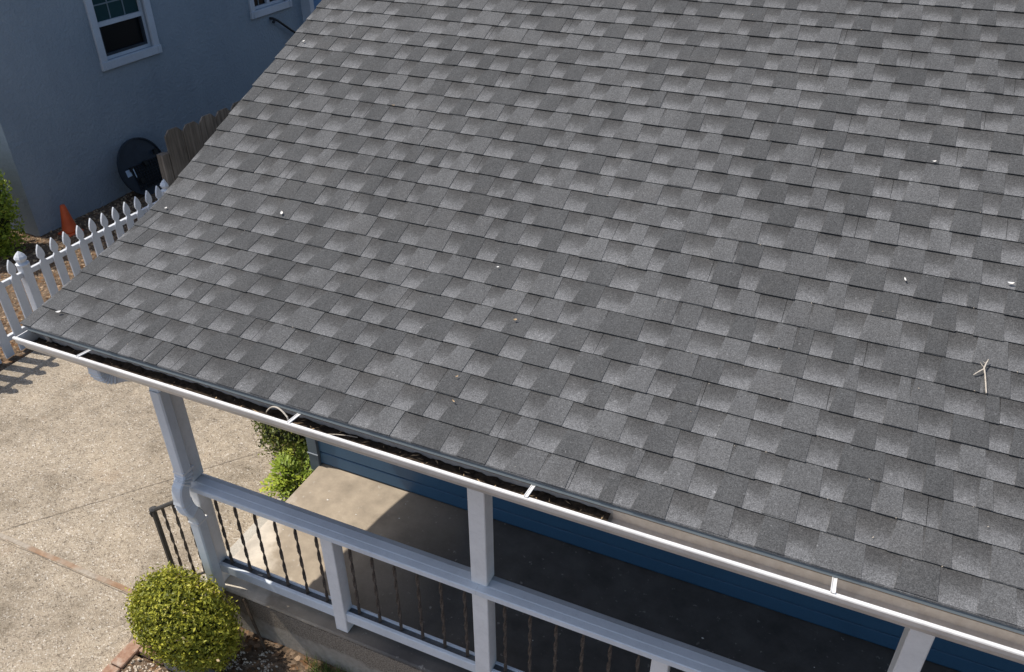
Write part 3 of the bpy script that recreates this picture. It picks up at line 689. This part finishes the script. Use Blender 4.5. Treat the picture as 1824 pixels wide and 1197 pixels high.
# ------------------------------------------------------------------ plants
def leaf_cloud(cnt, ptfn, size, asp=.55, fold=.25, jitter=.9, tonefn=None, rnd=random):
    vs = []; fs = []; tn = []
    for _ in range(cnt):
        p, nrm = ptfn(); s = size*rnd.uniform(.65, 1.3)
        d = (nrm+Vector((rnd.gauss(0,1), rnd.gauss(0,1), rnd.gauss(0,1)))*jitter).normalized()
        a = d.orthogonal().normalized(); a = (Matrix.Rotation(rnd.uniform(0,6.28), 3, d) @ a); c = d.cross(a)
        b = len(vs); f = d*s*fold
        vs += [p-a*s*.5, p+c*s*asp*.5+f*.5, p+a*s*.5, p-c*s*asp*.5+f*.5]
        fs += [(b,b+1,b+2),(b,b+2,b+3)]; t = tonefn(p) if tonefn else rnd.random(); tn += [t,t]
    return vs, fs, tn
def ellipsoid(c, rx, ry, rz, n=24, m=14, dis=.0, ymax=None):
    vs = []; fs = []
    for i in range(m+1):
        th = math.pi*i/m
        for j in range(n):
            ph = 2*math.pi*j/n; d = Vector((math.sin(th)*math.cos(ph), math.sin(th)*math.sin(ph), math.cos(th))); k = 1+dis*nz(d.x*2.2+c.x*9, d.y*2.2, d.z*2.2)
            v = Vector((c.x+d.x*rx*k, c.y+d.y*ry*k, c.z+d.z*rz*k)); v.z = max(v.z, .03)
            if ymax: v.y = min(v.y, ymax)
            vs.append(v)
    for i in range(m):
        for j in range(n): k = (j+1) % n; fs.append((i*n+j, (i+1)*n+j, (i+1)*n+k, i*n+k))
    return vs, fs
def shrub(name, c, rad, cnt, size, mat, label, core=.74, dis=.16, lump=3.0, ymax=None, jitter=.8, stemz=0.0):
    c = Vector(c); t = empty(name, (c.x, c.y, stemz), label, 'shrub')
    def pt():
        d = Vector((random.gauss(0,1), random.gauss(0,1), random.gauss(0,1))).normalized()
        k = 1+dis*nz(d.x*lump+c.x*5, d.y*lump, d.z*lump)+.09*nz(d.x*7, d.y*7, d.z*7+c.x)
        k *= random.uniform(.80, 1.03) if random.random() < .95 else random.uniform(1.02, 1.13)
        p = Vector((c.x+d.x*rad[0]*k, c.y+d.y*rad[1]*k, c.z+d.z*rad[2]*k)); p.z = max(p.z, stemz+.02+random.uniform(0,.03))
        if ymax and p.y > ymax: p.y = ymax-random.uniform(0, .03)
        return p, d
    def tone(p): return min(1, max(0, random.betavariate(2.1,2.4)+.25*nz(p.x*9, p.y*9, p.z*9)))
    vs, fs, tn = leaf_cloud(cnt, pt, size, jitter=jitter, tonefn=tone)
    mesh('foliage', vs, fs, mat, t, fa={'tone': tn})
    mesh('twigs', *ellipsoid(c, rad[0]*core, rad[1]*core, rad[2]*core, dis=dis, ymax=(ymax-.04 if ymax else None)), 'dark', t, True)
    b = B()
    for i in range(5):
        a = i*1.26; b.tube([(c.x+.03*math.cos(a), c.y+.03*math.sin(a), stemz-.01), (c.x+.08*math.cos(a), c.y+.08*math.sin(a), c.z*.6), (c.x+rad[0]*.55*math.cos(a), c.y+rad[1]*.55*math.sin(a), c.z)], [.014,.011,.006], 5)
    b.make('stem', 'stem', t); return t
shrub('round_bush', (.575,-.080,.435), (.370,.228,.335), 15500, .024, 'box', 'clipped round yellow green bush in the planter beside the downspout', ymax=.20, dis=.12, stemz=.05)
shrub('leafy_bush', (.06,1.86,.40), (.40,.36,.46), 9000, .030, 'hedge', 'olive green bush beside the dark corner board of the blue house', dis=.3)
shrub('wall_bush', (-5.66,3.34,.62), (.48,.36,.74), 9000, .045, 'fern', 'dark green bush at the corner of the neighbour stucco house', dis=.35, jitter=1.0)
# bright fern like plant
fp = empty('fern_plant', (.25,1.5,0), 'bright green fern like plant by the porch step', 'plant')
vs = []; fs = []; tn = []; st = B(); rf = random.Random(3)
for i in range(64):
    a = rf.uniform(0,6.28); L = rf.uniform(.16,.36); h = rf.uniform(.18,.44); bx0 = .31+rf.uniform(-.07,.07); by0 = 1.44+rf.uniform(-.07,.04)
    tip = Vector((bx0+math.cos(a)*L*.75, by0+math.sin(a)*L*.72, h)); base = Vector((bx0,by0,.0)); midp = Vector((bx0+math.cos(a)*L*.35, by0+math.sin(a)*L*.3, h*.95))
    P = arc(base, midp, tip-Vector((0,0,.03)), 9); st.tube(P, [.004-.0003*q for q in range(10)], 4); tt = rf.random()
    for q in range(3, 10):
        d = (P[q]-P[q-1]).normalized(); side = d.cross(Vector((0,0,1))).normalized()
        for sgn in (-1,1):
            for rep in range(3):
                p = P[q]+side*sgn*(.010+.016*rep)+d*.008*rep; l = .036*rf.uniform(.7,1.2); dd = (side*sgn+d*.7+Vector((0,0,rf.uniform(-.3,.3)))).normalized()
                w2 = dd.cross(Vector((rf.uniform(-.4,.4),rf.uniform(-.4,.4),1))).normalized()*l*.30; b0 = len(vs)
                vs += [p, p+dd*l*.5+w2, p+dd*l, p+dd*l*.5-w2]; fs += [(b0,b0+1,b0+2),(b0,b0+2,b0+3)]; t = min(1,max(0,tt*.6+rf.random()*.4)); tn += [t,t]
mesh('foliage', vs, fs, 'fern', fp, fa={'tone': tn}); st.make('stem', 'stem', fp)
# low weeds between step and wall
vs, fs, tn = leaf_cloud(700, lambda: (Vector((random.gauss(.36,.05), random.uniform(1.22,1.42), .21+abs(random.gauss(0,.05)))), Vector((0,0,1))), .03, tonefn=lambda p: random.random()*.5)
wd = empty('weed_clump', (.35,1.4,.2), 'low dark green weeds growing over the end of the porch step', 'plant'); mesh('foliage', vs, fs, 'hedge', wd, fa={'tone': tn})

# ------------------------------------------------------------------ bits lying about
def onroof(px, py, h=.018):
    d = RGT*((px-912)/1474.4)-UPV*((py-598.5)/1474.4)+FWD; lo, hi = 1.0, 12.0
    def gapf(t):
        P = CAM+d*t; k0, k1 = 0.0, 40.0
        for _ in range(40):
            k = (k0+k1)/2
            if surf(k, h, P.x).y < P.y: k0 = k
            else: k1 = k
        return P.z-surf(k0, h, P.x).z
    for _ in range(50):
        m = (lo+hi)/2
        if gapf(m) > 0: lo = m
        else: hi = m
    return CAM+d*lo
def bit(name, px, py, L, W, a, mat, label, cat, h=.0185, curl=.35):
    L *= .8; W *= .75; P = onroof(px, py, h); d = Vector((math.cos(a), math.sin(a)*.97, math.sin(a)*.22 if P.y < 1.1 else math.sin(a)*.42)); q = Vector((-math.sin(a), math.cos(a)*.97, math.cos(a)*.3)); up = Vector((0,-.3,.95))
    vs = []; fs = []; n = 6
    for i in range(n+1):
        f = i/n; ww = W*math.sin(math.pi*(.12+.8*f)); c = P+d*L*(f-.5)+up*(.002+L*curl*(2*f-1)**2*.5)
        vs += [c-q*ww*.5+up*ww*.25, c, c+q*ww*.5+up*ww*.25]
        if i: k = 3*(i-1); fs += [(k,k+1,k+4,k+3),(k+1,k+2,k+5,k+4)]
    return tag(mesh(name, vs, fs, mat), label, cat)
bit('petal', 105, 556, .034, .016, .5, 'petal', 'white petal on the lowest shingle course at the gutter end', 'petal')
bit('petal', 296, 371, .020, .016, 1.2, 'petal', 'tiny white petal at the raking roof edge above the picket fence', 'petal')
bit('petal', 502, 380, .030, .020, 2.2, 'petal', 'small white petal on the shingles left of the roof middle, on its own', 'petal')
bit('petal', 887, 476, .016, .010, .2, 'petal', 'tiny pale petal mid roof uphill of the yellow dry leaf', 'petal')
bit('petal', 1612, 498, .024, .010, 2.0, 'petal', 'thin curled white petal left of the bird feather on the shingles', 'petal')
bit('petal', 541, 74, .022, .016, .9, 'petal', 'tiny white petal high on the raking edge by the neighbour pipe', 'petal')
bit('feather', 1800, 505, .034, .014, .1, 'petal', 'white curled feather lying on a shingle joint uphill of the twig', 'feather')
bit('petal', 1664, 288, .022, .012, .3, 'petal', 'cream petal on the upper shingles below the roof top', 'petal')
bit('dry_leaf', 918, 570, .022, .014, .4, 'tanleaf', 'small yellow dry leaf on the shingles in the roof middle', 'leaf')
bit('dry_leaf', 814, 671, .018, .010, 1.0, 'tanleaf', 'tan leaf scrap downhill of the yellow dry leaf', 'leaf')
bit('dry_leaf', 808, 715, .022, .008, 2.6, 'tanleaf', 'narrow tan leaf sliver on the third shingle course from the gutter', 'leaf')
bit('dry_leaf', 701, 188, .030, .007, .1, 'tanleaf', 'thin curled tan leaf on the upper left of the roof', 'leaf')
b = B(); rg = random.Random(5)
for _ in range(230):
    x = rg.uniform(.05, 4.7); k = rg.randrange(0, 26)+rg.choice((-.03, -.05, rg.uniform(.05, .9))); c = surf(k if k > 0 else .2, .0165, x); z = rg.uniform(.0009, .0026); a = rg.uniform(0, 6.28)
    d = Vector((math.cos(a), math.sin(a)*.95, math.sin(a)*.3))*z*rg.uniform(1, 2.2); q = Vector((-math.sin(a), math.cos(a)*.95, math.cos(a)*.3))*z*.8
    b.add([c-d, c-q, c+d, c+q, c+Vector((0, -.001, z*.7))], [(0,1,4),(1,2,4),(2,3,4),(3,0,4)])
tag(b.make('roof_grit', 'chip'), 'tiny pale seed and grit specks caught along the shingle edges', 'grit', kind='stuff')
# forked twig on the roof
tws = empty('forked_twig', onroof(1757, 670, .016), 'pale dry forked twig lying on the shingles at the right', 'twig')
def rp_(px, py, h): return onroof(px, py, .019+h)
B().tube([rp_(1757,700,.001), rp_(1756,684,.002), rp_(1755,668,.003), rp_(1753,656,.006), rp_(1757,647,.010), rp_(1761,640,.016)], [.0026,.003,.003,.0036,.003,.002], 6).make('main_stem', 'twig', tws)
B().tube([rp_(1753,657,.006), rp_(1745,661,.008), rp_(1738,665,.005), rp_(1734,668,.001)], [.0035,.003,.0025,.0015], 5).make('side_stem', 'twig', tws)
B().tube([rp_(1754,655,.006), rp_(1749,650,.012), rp_(1746,645,.018)], [.0025,.002,.001], 5).make('side_stem', 'twig', tws)
B().tube([rp_(1757,648,.010), rp_(1751,644,.013)], [.002,.001], 5).make('side_stem', 'twig', tws)
# stems in the gutter
tag(B().tube(arc((1.52,.0,2.306),(1.60,-.02,2.42),(1.69,-.055,2.372),12)+[Vector((1.70,-.062,2.355)),Vector((1.702,-.05,2.33))], .0035, 5).make('gutter_twig', 'twig'), 'pale dry stem arching out of the gutter beside a hanger', 'twig')
tag(B().tube(arc((1.83,-.035,2.305),(1.92,-.01,2.325),(2.0,.015,2.308),8), .002, 5).make('gutter_twig', 'twig'), 'thin dry stem lying flat in the gutter muck', 'twig')
tag(B().tube([(.80,.20,.43),(.86,.17,.30),(.93,.15,.06)], [.008,.009,.008], 6).make('garden_stake', 'stem'), 'thin wooden stake leaning against the porch slab behind the round bush', 'stake')
b = B()
for _ in range(24):
    x = random.uniform(.65,4.3); y = random.uniform(.45,1.4); s = random.uniform(.003,.010); a = random.uniform(0,6)
    b.add([(x+s*math.cos(a+q), y+s*.7*math.sin(a+q), .4199) for q in (0,1.3,2.7,4.4)]+[(x,y,.4199+s*.5)], [(0,1,4),(1,2,4),(2,3,4),(3,0,4)])
tag(b.make('floor_crumbs', 'petal'), 'pale crumbs and dry petals scattered over the porch floor', 'crumbs', kind='stuff')
